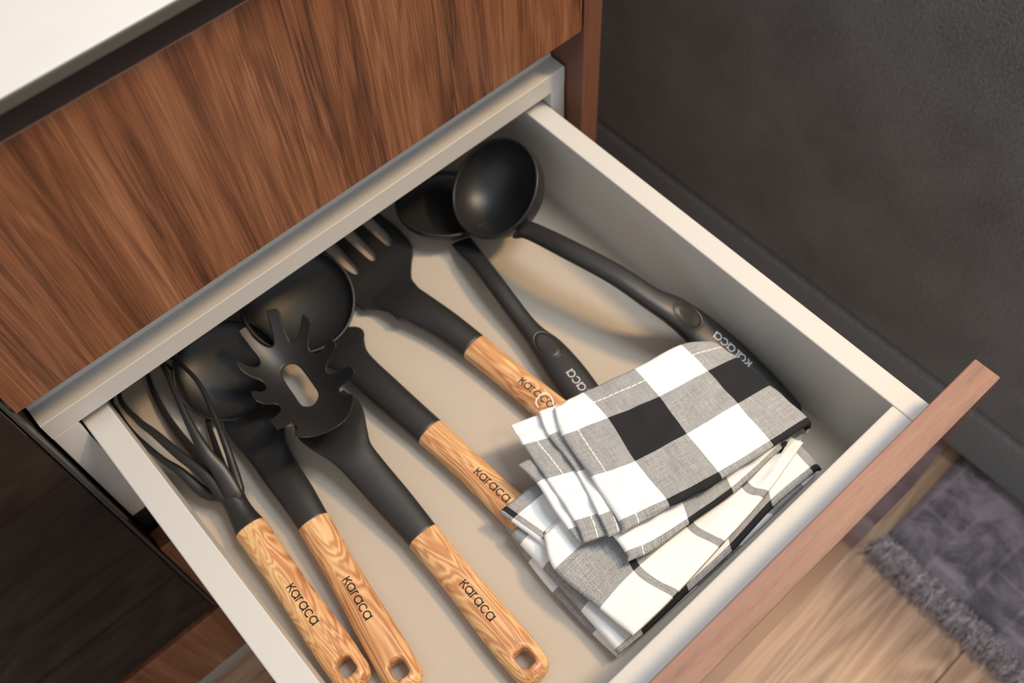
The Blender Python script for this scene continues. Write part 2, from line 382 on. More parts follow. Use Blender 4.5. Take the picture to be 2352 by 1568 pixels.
# ---------------------------------------------------------------- measured outlines (metres)
SERVER_OUT = [(0.1582,-0.0856),(0.1503,-0.0955),(0.1407,-0.1028),(0.129,-0.1045),(0.1174,-0.1055),(0.1097,-0.1045),(0.1051,-0.0996),(0.1051,-0.0952),(0.1074,-0.0876),(0.1106,-0.0816),(0.1116,-0.0744),(0.1095,-0.0715),(0.1036,-0.0763),(0.0987,-0.0813),(0.0984,-0.0774),(0.0996,-0.0639),(0.1017,-0.0617),(0.1074,-0.0559),(0.112,-0.0511),(0.1134,-0.0483),(0.1139,-0.0441),(0.1116,-0.042),(0.1063,-0.0411),(0.1035,-0.0383),(0.1022,-0.0345),(0.1042,-0.0261),(0.107,-0.0252),(0.1106,-0.0266),(0.1141,-0.0255),(0.1159,-0.0231),(0.1168,-0.0194),(0.1158,-0.0159),(0.1125,-0.0125),(0.11,-0.0082),(0.1091,-0.0023),(0.1106,0.0036),(0.1126,0.0034),(0.1152,-0.0007),(0.1189,-0.0035),(0.1226,-0.0037),(0.1253,-0.0013),(0.1266,0.0028),(0.1263,0.0083),(0.1264,0.0151),(0.1265,0.0227),(0.1286,0.0237),(0.1333,0.0239),(0.1339,0.0209),(0.1336,0.0162),(0.1354,0.0093),(0.1384,0.0048),(0.141,0.0042),(0.1435,0.0058),(0.1458,0.0094),(0.1496,0.0166),(0.1529,0.0224),(0.1554,0.0218),(0.1607,0.0176),(0.1587,0.0126),(0.1564,0.0071),(0.1541,0.0002),(0.1542,-0.0034),(0.1573,-0.0052),(0.1623,-0.0043),(0.1674,-0.0022),(0.171,-0.0005),(0.1725,-0.0018),(0.1736,-0.0089),(0.1704,-0.0116),(0.1651,-0.0143),(0.1616,-0.017),(0.1603,-0.0203),(0.161,-0.0236),(0.1634,-0.0266),(0.1687,-0.0296),(0.1752,-0.0312),(0.1753,-0.0395),(0.1721,-0.0404),(0.167,-0.0398),(0.1622,-0.0406),(0.1595,-0.043),(0.159,-0.0465),(0.1621,-0.0512),(0.1667,-0.0566),(0.1714,-0.0629),(0.1703,-0.0712),(0.1667,-0.0707),(0.1609,-0.0668),(0.1565,-0.0662),(0.1542,-0.0702),(0.1549,-0.0758),(0.1564,-0.0796)]
SERVER_SLOT = [(0.1334,-0.0158),(0.1388,-0.0132),(0.1438,-0.0148),(0.1465,-0.0196),(0.1467,-0.0275),(0.1455,-0.0407),(0.1438,-0.0506),(0.1401,-0.0554),(0.134,-0.0581),(0.1299,-0.0555),(0.1281,-0.0507),(0.1297,-0.0374),(0.1309,-0.0256)]
SERVER_NECK_L = [(0.1101,-0.0695,-0.062),(0.1141,-0.082,-0.062),(0.1186,-0.0973,-0.062),(0.1171,-0.1168,-0.062),(0.1191,-0.1536,-0.062),(0.1211,-0.19,-0.062)]
SERVER_NECK_R = [(0.1634,-0.0703,-0.062),(0.1556,-0.0829,-0.062),(0.1514,-0.095,-0.062),(0.1491,-0.1105,-0.062),(0.1493,-0.1314,-0.062),(0.1481,-0.1491,-0.062),(0.1449,-0.1908,-0.062)]
SLOT_R = [(0.2928,0.0227,-0.066),(0.2856,0.0119,-0.066),(0.2788,0.0052,-0.066),(0.2691,-0.0069,-0.066),(0.2651,-0.0176,-0.066),(0.2649,-0.0299,-0.066),(0.2681,-0.0636,-0.066),(0.2721,-0.0988,-0.066)]
SLOT_L = [(0.2162,-0.0027,-0.066),(0.2235,-0.0096,-0.066),(0.2282,-0.0158,-0.066),(0.2327,-0.0263,-0.066),(0.2345,-0.04,-0.066),(0.2434,-0.0713,-0.066),(0.248,-0.1014,-0.066)]
SLOT_a = [(0.2387,0.0628,-0.07),(0.242,0.0519,-0.07),(0.2429,0.0325,-0.07),(0.24,0.0298,-0.07),(0.2367,0.0319,-0.07),(0.2339,0.0432,-0.07)]
SLOT_b = [(0.258,0.0646,-0.07),(0.2619,0.0609,-0.07),(0.2617,0.0498,-0.07),(0.2625,0.0358,-0.07),(0.2591,0.0313,-0.07),(0.2558,0.0334,-0.07),(0.2549,0.0408,-0.07)]
SLOT_c = [(0.2775,0.0596,-0.07),(0.2824,0.0573,-0.07),(0.2832,0.0474,-0.07),(0.281,0.036,-0.07),(0.2789,0.0324,-0.07),(0.276,0.034,-0.07),(0.2752,0.0415,-0.07)]
WIRES = [[(0.0234,0.0575,-0.062),(0.0204,0.0443,-0.062),(0.0196,0.0201,-0.064),(0.0244,-0.0135,-0.062),(0.0294,-0.032,-0.062),(0.0338,-0.0558,-0.068)],[(0.0284,0.0495,-0.055),(0.0282,0.0202,-0.052),(0.0319,0.001,-0.052),(0.0364,-0.0257,-0.054),(0.042,-0.0488,-0.058),(0.0432,-0.0689,-0.064)],[(0.0519,0.0592,-0.08),(0.0471,0.0318,-0.08),(0.0454,0.0044,-0.079),(0.0461,-0.0252,-0.076),(0.0454,-0.0583,-0.07)],[(0.0663,0.0342,-0.036),(0.0607,0.0059,-0.036),(0.0556,-0.0176,-0.04),(0.052,-0.0407,-0.046),(0.0519,-0.057,-0.054),(0.0492,-0.0742,-0.062)],[(0.076,0.0496,-0.052),(0.0797,0.0281,-0.052),(0.0791,0.0089,-0.052),(0.0739,-0.0146,-0.053),(0.068,-0.0364,-0.055),(0.0618,-0.055,-0.06),(0.0539,-0.0737,-0.064)],[(0.0719,0.0089,-0.078),(0.0673,-0.004,-0.077),(0.0619,-0.0221,-0.075),(0.057,-0.04,-0.073),(0.0504,-0.0664,-0.068)]]
WH_COLLAR = [(0.0476,-0.0728,-0.066),(0.0436,-0.1012,-0.073)]
SH2 = [(0.0804,-0.1286,-0.073,0.0223),(0.0846,-0.1026,-0.068,0.0283),(0.0848,-0.0839,-0.064,0.0321),(0.0879,-0.0592,-0.06,0.0337),(0.0908,-0.04,-0.056,0.0387)]
SH4 = [(0.1893,-0.1302,-0.073,0.0261),(0.1868,-0.1034,-0.068,0.0282),(0.1862,-0.0733,-0.064,0.0306),(0.1878,-0.054,-0.06,0.0289),(0.1915,-0.0362,-0.056,0.0288)]
NET_A = [[(0.2572,-0.1953,-0.03),(0.2811,-0.2002,-0.03),(0.3217,-0.2121,-0.029),(0.3608,-0.2212,-0.028),(0.3791,-0.2312,-0.033)],[(0.2467,-0.2156,-0.03),(0.2794,-0.2279,-0.029),(0.3175,-0.2415,-0.027),(0.3581,-0.2507,-0.027),(0.3819,-0.2553,-0.033)],[(0.2395,-0.2518,-0.03),(0.2696,-0.2648,-0.028),(0.31,-0.275,-0.026),(0.3531,-0.2834,-0.026),(0.381,-0.2867,-0.033)],[(0.2316,-0.287,-0.031),(0.2656,-0.2982,-0.029),(0.3052,-0.3089,-0.027),(0.3492,-0.3169,-0.028),(0.3811,-0.321,-0.034)],[(0.2266,-0.2942,-0.033),(0.263,-0.3023,-0.032),(0.3041,-0.3122,-0.031),(0.3495,-0.319,-0.031),(0.3809,-0.3241,-0.036)]]
NET_A2 = [[(0.2294,-0.2509,-0.041),(0.2563,-0.2624,-0.041),(0.2953,-0.2713,-0.041),(0.3376,-0.2825,-0.041),(0.3758,-0.2942,-0.041)],[(0.225,-0.2835,-0.041),(0.2591,-0.2935,-0.041),(0.2793,-0.2991,-0.041),(0.3172,-0.303,-0.041),(0.3641,-0.3165,-0.041)],[(0.2224,-0.3032,-0.041),(0.241,-0.3099,-0.041),(0.2703,-0.3153,-0.041),(0.3089,-0.3202,-0.041),(0.3583,-0.3214,-0.041)],[(0.2188,-0.3088,-0.041),(0.2379,-0.3149,-0.041),(0.2686,-0.3185,-0.041),(0.3073,-0.3236,-0.041),(0.3571,-0.3244,-0.041)]]
NET_L2 = [[(0.2487,-0.1877,-0.0345),(0.2683,-0.1963,-0.0345)],[(0.2413,-0.2068,-0.0345),(0.2632,-0.2154,-0.0345)],[(0.2365,-0.2407,-0.0345),(0.259,-0.2507,-0.0345)],[(0.2251,-0.2745,-0.0345),(0.2516,-0.2836,-0.0345)],[(0.2197,-0.2897,-0.0345),(0.2426,-0.2966,-0.0345)]]
NET_L3 = [[(0.2276,-0.1803,-0.039),(0.2628,-0.1929,-0.039)],[(0.2239,-0.1985,-0.039),(0.2531,-0.2125,-0.039)],[(0.2188,-0.2289,-0.039),(0.2514,-0.2456,-0.039)],[(0.2117,-0.2646,-0.039),(0.2431,-0.2798,-0.039)],[(0.206,-0.28,-0.039),(0.2342,-0.2929,-0.039)]]
NET_L4 = [[(0.212,-0.2055,-0.0435),(0.251,-0.2148,-0.0435)],[(0.2128,-0.2253,-0.0435),(0.2461,-0.2335,-0.0435)],[(0.2086,-0.2457,-0.0435),(0.2391,-0.254,-0.0435)],[(0.2057,-0.2654,-0.0435),(0.2345,-0.2761,-0.0435)],[(0.2042,-0.2787,-0.0435),(0.2301,-0.289,-0.0435)]]
NET_B1 = [[(0.1926,-0.2538,-0.054),(0.2343,-0.2528,-0.054),(0.2889,-0.2574,-0.054),(0.3394,-0.266,-0.054),(0.3848,-0.2811,-0.054)],[(0.1817,-0.277,-0.054),(0.2365,-0.2769,-0.054),(0.2834,-0.2801,-0.054),(0.3334,-0.2845,-0.054),(0.3847,-0.2959,-0.054)],[(0.186,-0.3164,-0.054),(0.2207,-0.3139,-0.054),(0.2698,-0.317,-0.054),(0.3194,-0.3232,-0.054),(0.3763,-0.3195,-0.054)],[(0.1894,-0.3448,-0.054),(0.227,-0.3448,-0.054),(0.2754,-0.3421,-0.054),(0.3249,-0.3385,-0.054),(0.3791,-0.3297,-0.054)]]
NET_B0 = [[(0.1825,-0.2179,-0.06),(0.2192,-0.2192,-0.06),(0.2561,-0.2234,-0.06)],[(0.1892,-0.2564,-0.06),(0.2292,-0.2583,-0.06),(0.2673,-0.2617,-0.06)],[(0.1907,-0.2789,-0.06),(0.2304,-0.2813,-0.06),(0.2691,-0.2861,-0.06)]]
NET_C1 = [[(0.1791,-0.2329,-0.068),(0.2303,-0.2323,-0.068),(0.2753,-0.2363,-0.068),(0.3243,-0.2426,-0.068),(0.3722,-0.2516,-0.068),(0.3827,-0.251,-0.068),(0.3914,-0.253,-0.068)],[(0.1791,-0.2673,-0.068),(0.2247,-0.2655,-0.068),(0.2675,-0.2666,-0.068),(0.3155,-0.2687,-0.068),(0.3616,-0.2723,-0.068),(0.3804,-0.2772,-0.068),(0.3896,-0.2792,-0.068)],[(0.1784,-0.3067,-0.068),(0.2204,-0.3048,-0.068),(0.2668,-0.3042,-0.068),(0.3138,-0.3048,-0.068),(0.3592,-0.3044,-0.068),(0.3769,-0.3072,-0.068),(0.3859,-0.3087,-0.068)],[(0.1772,-0.3406,-0.068),(0.1995,-0.3422,-0.068),(0.2435,-0.3429,-0.068),(0.2865,-0.3436,-0.068),(0.3326,-0.3412,-0.068),(0.3721,-0.3438,-0.068),(0.3798,-0.3463,-0.068)],[(0.1767,-0.3444,-0.068),(0.2,-0.3458,-0.068),(0.2439,-0.3466,-0.068),(0.2868,-0.3474,-0.068),(0.3321,-0.3457,-0.068),(0.3718,-0.3477,-0.068),(0.3788,-0.3495,-0.068)]]
NET_C2 = [[(0.1826,-0.2165,-0.077),(0.2399,-0.2221,-0.077),(0.3786,-0.2564,-0.077)],[(0.1766,-0.2552,-0.077),(0.2317,-0.2585,-0.077),(0.3764,-0.2849,-0.077)],[(0.1745,-0.2824,-0.077),(0.2352,-0.2863,-0.077),(0.3793,-0.3124,-0.077)],[(0.1752,-0.3218,-0.077),(0.233,-0.323,-0.077),(0.3825,-0.3348,-0.077)],[(0.1767,-0.3443,-0.077),(0.2684,-0.3478,-0.077),(0.3803,-0.3489,-0.077)]]
# ================================================================ THE SETTING
FZ = -.480
floor = tag(box('floor', (-3.2, -3.0, FZ - .03), (3.0, 1.6, FZ - .006), M['void'], None, 0), kind='structure')
ys = -.534; pw = .192; plank_i = 0
rows = [ys + pw * k for k in range(-12, 11)]
for r, y0 in enumerate(rows):
    x = -3.1 + (r * .47) % 1.1
    while x < 2.9:
        x1 = min(x + 1.25, 3.0)
        p = box('plank', (x + .0004, y0 + .0005, FZ - .006), (x1 - .0004, y0 + pw - .0005, FZ), M['oak'], floor, .0008, 1)
        x = x1
wall = tag(box('wall_back', (-3.2, .80, FZ), (3.0, .86, 2.2), plain('pale_wall', (.62, .60, .57), .8), None, 0), kind='structure')

# ================================================================ KITCHEN CABINET
XR = .4505; XL = -.0215
cab = tag(empty('kitchen_cabinet', (.225, .30, FZ)), 'walnut kitchen cabinet of drawers with beige metal frame, under the pale worktop', 'cabinet')
box('side_panel', (.4528, -.0194, FZ), (.4718, .58, .2585), M['edge_z'], cab, .0006)
tag(box('side_panel', (-.0210, .036, FZ), (-.0030, .58, .2585), M['void'], cab, .0004))
# front frame: rail with a small rear lip, two stiles
profile_x('frame_rail', [(0, .0156), (0, .0340), (.0006, .0346), (.0160, .0346), (.0168, .0395), (.0190, .0395), (.0190, .0156)], -.0205, .4513, M['frame'], cab)
box('frame_stile', (.4365, 0, -.129), (.4513, .018, .0154), M['frame'], cab, .0006)
box('frame_stile', (-.0205, 0, -.129), (-.0015, .018, .0154), M['frame'], cab, .0006)
box('grip_recess', (-.0205, .020, .042), (.4520, .034, .0900), M['frame'], cab, .0005)
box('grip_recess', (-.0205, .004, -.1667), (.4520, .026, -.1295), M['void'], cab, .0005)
box('grip_recess', (-.0205, .004, .2400), (.4520, .030, .2920), M['dark_wood'], cab, .0005)
# the closed drawer above
up = box('drawer', (-.0215, -.0194, .0838), (XR, -.0004, .2595), M['walnut'], cab, .0007); 
box('edge_band_shading', (-.0215, -.0196, .2589), (XR, -.0184, .2599), M['edge_x'], up, .0003)  # lighter strip paints in the highlight along the front's top arris
box('edge_band_shading', (-.0213, -.0183, .2590), (XR - .0002, -.0006, .2598), plain('shaded_edge_band', (.16, .115, .10), .5), up, .0002)
up['label'] = 'closed walnut drawer front above the open drawer'
lo = box('drawer', (-.0215, -.0194, -.3230), (XR, -.0004, -.1667), M['walnut_low'], cab, .0007); lo['label'] = 'closed walnut drawer front below the open drawer'
# the open drawer: box and front
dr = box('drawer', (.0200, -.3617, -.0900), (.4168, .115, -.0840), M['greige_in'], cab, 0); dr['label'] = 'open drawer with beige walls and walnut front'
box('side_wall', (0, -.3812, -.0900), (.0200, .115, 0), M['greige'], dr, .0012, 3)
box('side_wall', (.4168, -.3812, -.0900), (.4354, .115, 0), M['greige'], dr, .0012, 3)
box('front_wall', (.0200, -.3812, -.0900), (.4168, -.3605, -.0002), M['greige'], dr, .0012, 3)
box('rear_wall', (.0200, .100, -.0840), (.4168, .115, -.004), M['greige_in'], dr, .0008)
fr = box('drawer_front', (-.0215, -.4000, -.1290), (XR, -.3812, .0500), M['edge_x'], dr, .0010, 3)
fr.data.materials.append(M['walnut_gloss'])
for f_ in fr.data.polygons:
    if f_.normal.y < -.95: f_.material_index = 1
# bottom of the unit
box('base_panel', (-.78, -.0194, -.4549), (.4525, -.001, -.3360), M['walnut_low'], cab, .0007)
box('base_rail', (-.78, -.012, -.3360), (.4525, .004, -.3240), M['red_wood'], cab, .0004)
box('plinth_strip', (-.78, -.0200, -.4760), (.4525, .0, -.4549), M['alu'], cab, .0008)
# ================================================================ BUILT-IN OVEN left of the cabinet
ov = tag(empty('oven', (-.32, .20, -.32)), 'glossy black glass appliance door left of the drawers', 'oven')
box('glass_door', (-.64, -.0200, -.3225), (-.0262, -.0080, .2450), M['glass'], ov, .0010, 2)
box('door_trim', (-.0258, -.0190, -.3225), (-.0228, -.0060, .2450), M['trim'], ov, .0008, 2)
box('oven_body', (-.64, -.0060, -.3225), (-.0230, .50, .2450), M['void'], ov, 0)
# ================================================================ WORKTOP
wt = tag(empty('worktop', (-.15, .27, .290)), 'pale out-of-focus stone worktop over the drawers', 'worktop')
box('slab', (-1.2, -.0435, .2965), (.4900, .64, .3005), M['marble'], wt, .0008, 2)
box('slab_edge', (-1.2, -.0450, .2935), (.4900, -.0436, .3000), M['counter_edge'], wt, .0006, 2)
box('support_board', (-1.2, -.0400, .2922), (.4900, .64, .2964), M['counter_edge'], wt, .0004, 1)
# ================================================================ SOFA
def slab_soft(name, lo, hi, rad, material, parent):
    return box(name, lo, hi, material, parent, rad, 6)
so = tag(empty('sofa', (1.15, -.1, FZ)), 'dark charcoal velour sofa standing right of the cabinet', 'sofa')
for nm, lo_, hi_, rd in (('arm_side', (.7000, -1.7, -.3660), (.95, 1.3, .22), .012), ('base_rail', (.7000, -1.7, -.4560), (.95, 1.3, -.3672), .010)):
    o = slab_soft(nm, lo_, hi_, rd, M['velour' if nm == 'arm_side' else 'velour_base'], so)
    o.data.polygons.foreach_set('use_smooth', [True] * len(o.data.polygons))
slab_soft('seat_cushion', (.96, -1.6, -.36), (1.75, 1.2, -.08), .03, M['velour'], so)
for x_, y_ in ((.78, -1.6), (.78, 1.2), (1.7, -1.6), (1.7, 1.2)): box('foot', (x_ - .02, y_ - .02, FZ + .0125), (x_ + .02, y_ + .02, -.455), M['void'], so, .002)
# ================================================================ RUG
def rug():
    root = tag(empty('rug', (.62, -.60, FZ)), 'dark purple patchwork rug with a shaggy fringe on the oak floor', 'rug')
    c = [(.5652, -.4000), (1.45, -.4000), (1.45, -2.2), (.505, -2.2)]
    nx, ny = 60, 120; V = []; F = []
    for i in range(nx + 1):
        for j in range(ny + 1):
            s, t = i / nx, j / ny; t = t ** 1.5
            p = (1 - s) * ((1 - t) * np.array(c[0]) + t * np.array(c[3])) + s * ((1 - t) * np.array(c[1]) + t * np.array(c[2]))
            e = min(s * 900, (t) * 1800, (1 - s) * 900, 8) / 8
            V.append((p[0], p[1], FZ + .0015 + .0095 * math.sqrt(min(1, e)) + .0004 * rng.normal()))
    for i in range(nx):
        for j in range(ny): a = i * (ny + 1) + j; F.append([a, a + 1, a + ny + 2, a + ny + 1])
    n = len(V); V2 = [(x, y, FZ + .0003) for x, y, z in V]
    bd = [(i * (ny + 1), (i + 1) * (ny + 1)) for i in range(nx)] + [(j + 1, j) for j in range(ny)] + [((i + 1) * (ny + 1) + ny, i * (ny + 1) + ny) for i in range(nx)] + [(nx * (ny + 1) + j, nx * (ny + 1) + j + 1) for j in range(ny)]
    mesh('pile', V + V2, F + [[q + n for q in f] for f in F] + [[a, b, b + n, a + n] for a, b in bd], M['rug'], root)
    # fringe yarns: short curved ribbons in a dense shaggy band
    V = []; F = []
    for k in range(9000):
        t = rng.random() ** 1.25; L = 1.80 * t
        base = np.array([.5652, -.4000]) + (np.array([.505, -2.2]) - np.array([.5652, -.4000])) * t
        x = base[0] + rng.uniform(-.010, .004); y = base[1] + rng.normal() * .001
        ln = rng.uniform(.012, .026); a = PI + rng.normal() * .38; zt = rng.uniform(.003, .014)
        d = np.array([math.cos(a), math.sin(a)]); pr = np.array([-d[1], d[0]]) * rng.uniform(.0004, .0008)
        clump = .25 * math.sin(y * 520) + .15 * math.sin(y * 1300 + 1); d = d + np.array([0, clump])
        b0 = len(V)
        for q in range(5):
            f = q / 4; z = FZ + .0012 + (.008 + zt) * (1 - f) ** .6 * (1 if q < 4 else .1) + .004 * math.sin(f * PI)
            p = np.array([x, y]) + d * ln * f; w = pr * (1 - .6 * f)
            V.append((p[0] - w[0], p[1] - w[1], z)); V.append((p[0] + w[0], p[1] + w[1], z + .0003))
            V.append((p[0], p[1], z + .0011 * (1 - .5 * f)))
        for q in range(4):
            for e0, e1 in ((0, 2), (2, 1), (1, 0)): F.append([b0 + 3 * q + e0, b0 + 3 * q + e1, b0 + 3 * q + 3 + e1, b0 + 3 * q + 3 + e0])
    o = mesh('fringe', V, F, M['fringe'], root); o['kind'] = 'stuff'
rug()

# ================================================================ WOODEN-HANDLED UTENSILS
DZ = -.084
def wood_handle(root, L, ztilt=.0045, w0=.0124, text_x=.082, T=.0170, hole=True, text=True, wob=0):
    """built in the root's own frame: x from the rounded end to the ferrule"""
    def halfw(x):
        w = w0 + .0012 * np.exp(-((x - .030) / .030) ** 2) - .0007 * np.exp(-((x - .100) / .03) ** 2)
        e = np.clip(x / .0135, 0, 1); return w * np.power(np.clip(1 - (1 - e) ** 2.6, 0, 1), 1 / 2.6)
    def zc(x): return T / 2 + .0001 + ztilt * np.clip(x / L, 0, 1) + .0000 * x
    hx, hy, hr = .0165, .0056, .0036
    def hole_sd(x, y):
        qx = np.abs(x - hx) - (.0063 - hr); qy = np.abs(y) - (hy - hr)
        return -(np.hypot(np.maximum(qx, 0), np.maximum(qy, 0)) + np.minimum(np.maximum(qx, qy), 0) - hr)
    def sd(x, y):
        s = np.minimum(halfw(x) - np.abs(y), np.minimum(L - x, x - .0))
        return np.minimum(s, -hole_sd(x, y)) if hole else s
    def th(x, y, s):
        q = np.clip(np.abs(y) / np.maximum(halfw(x), 1e-5), 0, 1)
        e = np.clip(x / .009, 0, 1)
        t = T / 2 * np.power(1 - q ** 2.3, 1 / 2.1) * np.power(np.clip(1 - (1 - e) ** 2.4, 0, 1), 1 / 2.2)
        if hole: t = t * (.62 + .38 * rnd_edge(np.maximum(-hole_sd(x, y), 0), .0032))
        return t
    inv = root.matrix_basis
    def tw(V): return np.array([tuple(inv @ Vector(v)) for v in V])
    o = plate('handle', sd, (-.0006, L, -w0 - .003, w0 + .003), .00062, lambda x, y: zc(x), th, M['handle'], root, tw)
    if text:
        def surf(x, y):
            q = min(abs(y) / float(halfw(np.array(x))), .98)
            return (x, y, float(zc(np.array(x))) + T / 2 * (1 - q ** 2.3) ** (1 / 2.1) + .00018)
        lettering('lettering', surf, text_x, .0030, .0060, (-1, 0), (0, -1), M['ink'], o, .155)
    return o
def place(name, tip, jn, label, cat='utensil', group=None):
    d = np.array(jn[:2]) - np.array(tip[:2]); L = float(np.hypot(*d))
    r = tag(empty(name, (tip[0], tip[1], DZ), math.atan2(d[1], d[0])), label, cat, group); return r, L
GRP = 'kitchen utensils lying in the open drawer'
# --- whisk
r, L = place('whisk', (.0357, -.2440), (.0436, -.1012), 'black balloon whisk with light wood handle, leftmost in the drawer', 'whisk', GRP)
wood_handle(r, L, .0035, .0122, .0865)
sweep('ferrule', [(.0436, -.1016, -.0722, .0232, .0165), (.0446, -.0900, -.0715, .0195, .0160), (.0462, -.0800, -.0695, .0175, .0150), (.0476, -.0728, -.0675, .0180, .0150)], M['black'], r, 30, 36, 2.1, (False, False))
for i, w in enumerate(WIRES):
    Wd = ([.0034, .0036, .0042, .0050, .0066, .0090], [.0036, .0050, .0062, .0074, .0088, .0110], [.0040, .0052, .0066, .0076, .0090], [.0034, .0046, .0064, .0092, .0120, .0135], [.0032, .0036, .0040, .0046, .0052, .0062, .0085], [.0038, .0042, .0050, .0056, .0068])[i]
    a = np.array(w[0]); d = a - np.array(w[1]); d /= np.linalg.norm(d); apex = np.array((.078 - .004 * i, .078 - .002 * (i % 3), -.052))
    ext = [tuple(apex) + (.0026, .0026), tuple((a + d * .03) * .55 + apex * .45) + (.0028, .0028)]
    pts = ext + [tuple(p) + (q, min(q, .0062)) for p, q in zip(w, Wd)]
    c = np.array((.0470, -.0760, -.0680)); pts.append(tuple(c + (np.array(w[-1]) - c) * .35 + np.array((0, .001, 0))) + (Wd[-1], min(Wd[-1], .010)))
    sweep('wire', pts, M['black'], r, 70, 14, 2.2, (True, True))
# --- ladle with light handle (second)
def shell_utensil(name, tip, jn, label, cat, shaft, c, tilt, az, R, wall, depth=1.0, text_x=.082, **kw):
    r, L = place(name, tip, jn, label, cat, GRP); wood_handle(r, L, .0025, .0124, text_x, **kw)
    sweep('shaft', shaft, M['black'], r, 60, 36, 2.2, (False, True))
    n = (math.cos(az) * math.sin(tilt), math.sin(az) * math.sin(tilt), math.cos(tilt))
    bowl('bowl', c, n, R, wall, M['black'], r, depth); return r
shell_utensil('ladle', (.0595, -.2690), (.0804, -.1286), 'deep black ladle with light wood handle, right next to the whisk', 'ladle',
    [(.0804, -.1290, -.0735, .0236, .0168), (.0835, -.1030, -.0705, .0262, .0160), (.0850, -.0830, -.0700, .0280, .0140), (.0880, -.0600, -.0700, .0310, .0110), (.0920, -.0420, -.0720, .0400, .0070), (.0960, -.0260, -.0745, .0460, .0035), (.098, -.018, -.0765, .044, .002)],
    (.1042, .0180, -.0640), -.30, math.radians(80), .0425, .0024, .40, text_x=.090)
# --- pasta server
r, L = place('pasta_server', (.1283, -.3205), (.1331, -.1905), 'black slotted pasta server with upturned teeth and light wood handle', 'pasta server', GRP)
wood_handle(r, L, .0025, .0127, .0835)
sweep('shaft', [(.1331, -.1909, -.0733, .0240, .0168), (.1332, -.1600, -.0690, .0268, .0150), (.1330, -.1300, -.0640, .0280, .0135), (.1330, -.1120, -.0600, .0300, .0110), (.1340, -.1000, -.0585, .0380, .0078), (.1352, -.0880, -.0590, .0475, .0052), (.1368, -.0740, -.0620, .0530, .0032), (.138, -.058, -.0655, .046, .0018)], M['black'], r, 70, 36, 2.3, (False, True))
hx, hy = .1385, -.031
def h_server(x, y): return -.0640 + .026 * np.minimum(((x - hx) / .037) ** 2 + ((y - hy) / .058) ** 2, 2.2)
so_ = smooth_poly(SERVER_OUT, 3); sl_ = smooth_poly(SERVER_SLOT, 4)
def sd_server(x, y):
    return np.minimum(poly_sd(x, y, so_), -poly_sd(x, y, sl_))
plate('head', sd_server, (.095, .179, -.108, .033), .00055, h_server, lambda x, y, s: .00125 * rnd_edge(s, .0012), M['black'], r)
# --- skimming ladle (fourth)
shell_utensil('ladle', (.1985, -.2690), (.1893, -.1302), 'wide black ladle with light wood handle running under the towels', 'ladle',
    [(.1893, -.1306, -.0735, .0244, .0168), (.1865, -.1030, -.0710, .0252, .0150), (.1842, -.0760, -.0700, .0264, .0135), (.1830, -.0550, -.0700, .0266, .0110), (.1825, -.0400, -.0712, .0296, .0085), (.1830, -.0280, -.0735, .0385, .0060), (.1840, -.0185, -.0762, .0470, .0040), (.1846, -.0110, -.0785, .0440, .0026), (.1850, -.0040, -.0805, .0300, .0014)],
    (.1820, .0293, -.0575), .389, math.radians(276.6), .0467, .0026, .48, text_x=.0890)
# --- slotted spoon (fifth)
r, L = place('slotted_spoon', (.2745, -.2270), (.2628, -.0960), 'black slotted spoon with light wood handle passing under the thread loop', 'slotted spoon', GRP)
wood_handle(r, L, .0025, .0124, .0810)
sweep('shaft', [(.2628, -.0956, -.0733, .0240, .0168), (.2580, -.0650, -.0705, .0262, .0150), (.2520, -.0400, -.0685, .0296, .0110), (.2485, -.0260, -.0690, .0330, .0075), (.2480, -.0140, -.0722, .0370, .0046), (.2485, -.0040, -.0758, .0400, .0030), (.2490, .0060, -.0805, .0380, .0016)], M['black'], r, 60, 36, 2.3, (False, True))
out = smooth_poly([(.2640, -.0420), (.2648, -.0299), (.2651, -.0176), (.2691, -.0069), (.2788, .0052), (.2856, .0119), (.2915, .0227), (.2930, .045), (.2905, .075), (.284, .096), (.27, .099), (.25, .099), (.23, .099), (.222, .096), (.219, .075), (.2185, .045), (.2185, .022), (.2185, .004), (.2190, -.0055), (.2235, -.0096), (.2282, -.0158), (.2322, -.0263), (.2350, -.040)], 3)
slots = [[(.2385, .088), (.2445, .085), (.2440, .052), (.2432, .0345), (.2405, .0292), (.2372, .0310), (.2345, .0432), (.233, .085)], [(.2570, .088), (.2640, .085), (.2632, .05), (.2629, .0358), (.2594, .0303), (.2558, .0334), (.2549, .0440), (.2535, .085)], [(.2760, .088), (.2830, .084), (.2832, .0474), (.2812, .036), (.2789, .0324), (.276, .034), (.2747, .0440), (.2735, .085)]]
slots = [smooth_poly(s, 3) for s in slots]
def sd_slot(x, y):
    d = poly_sd(x, y, out)
    for s in slots: d = np.minimum(d, -poly_sd(x, y, s))
    return d
def h_slot(x, y):
    t = np.clip((y + .04) / .055, 0, 1); t = t * t * (3 - 2 * t)
    return -.0690 - .0105 * t + .0030 * ((x - .2505) / .043) ** 2
plate('head', sd_slot, (.204, .2955, -.056, .098), .0007, h_slot, lambda x, y, s: .0013 * rnd_edge(s, .0013), M['black'], r)

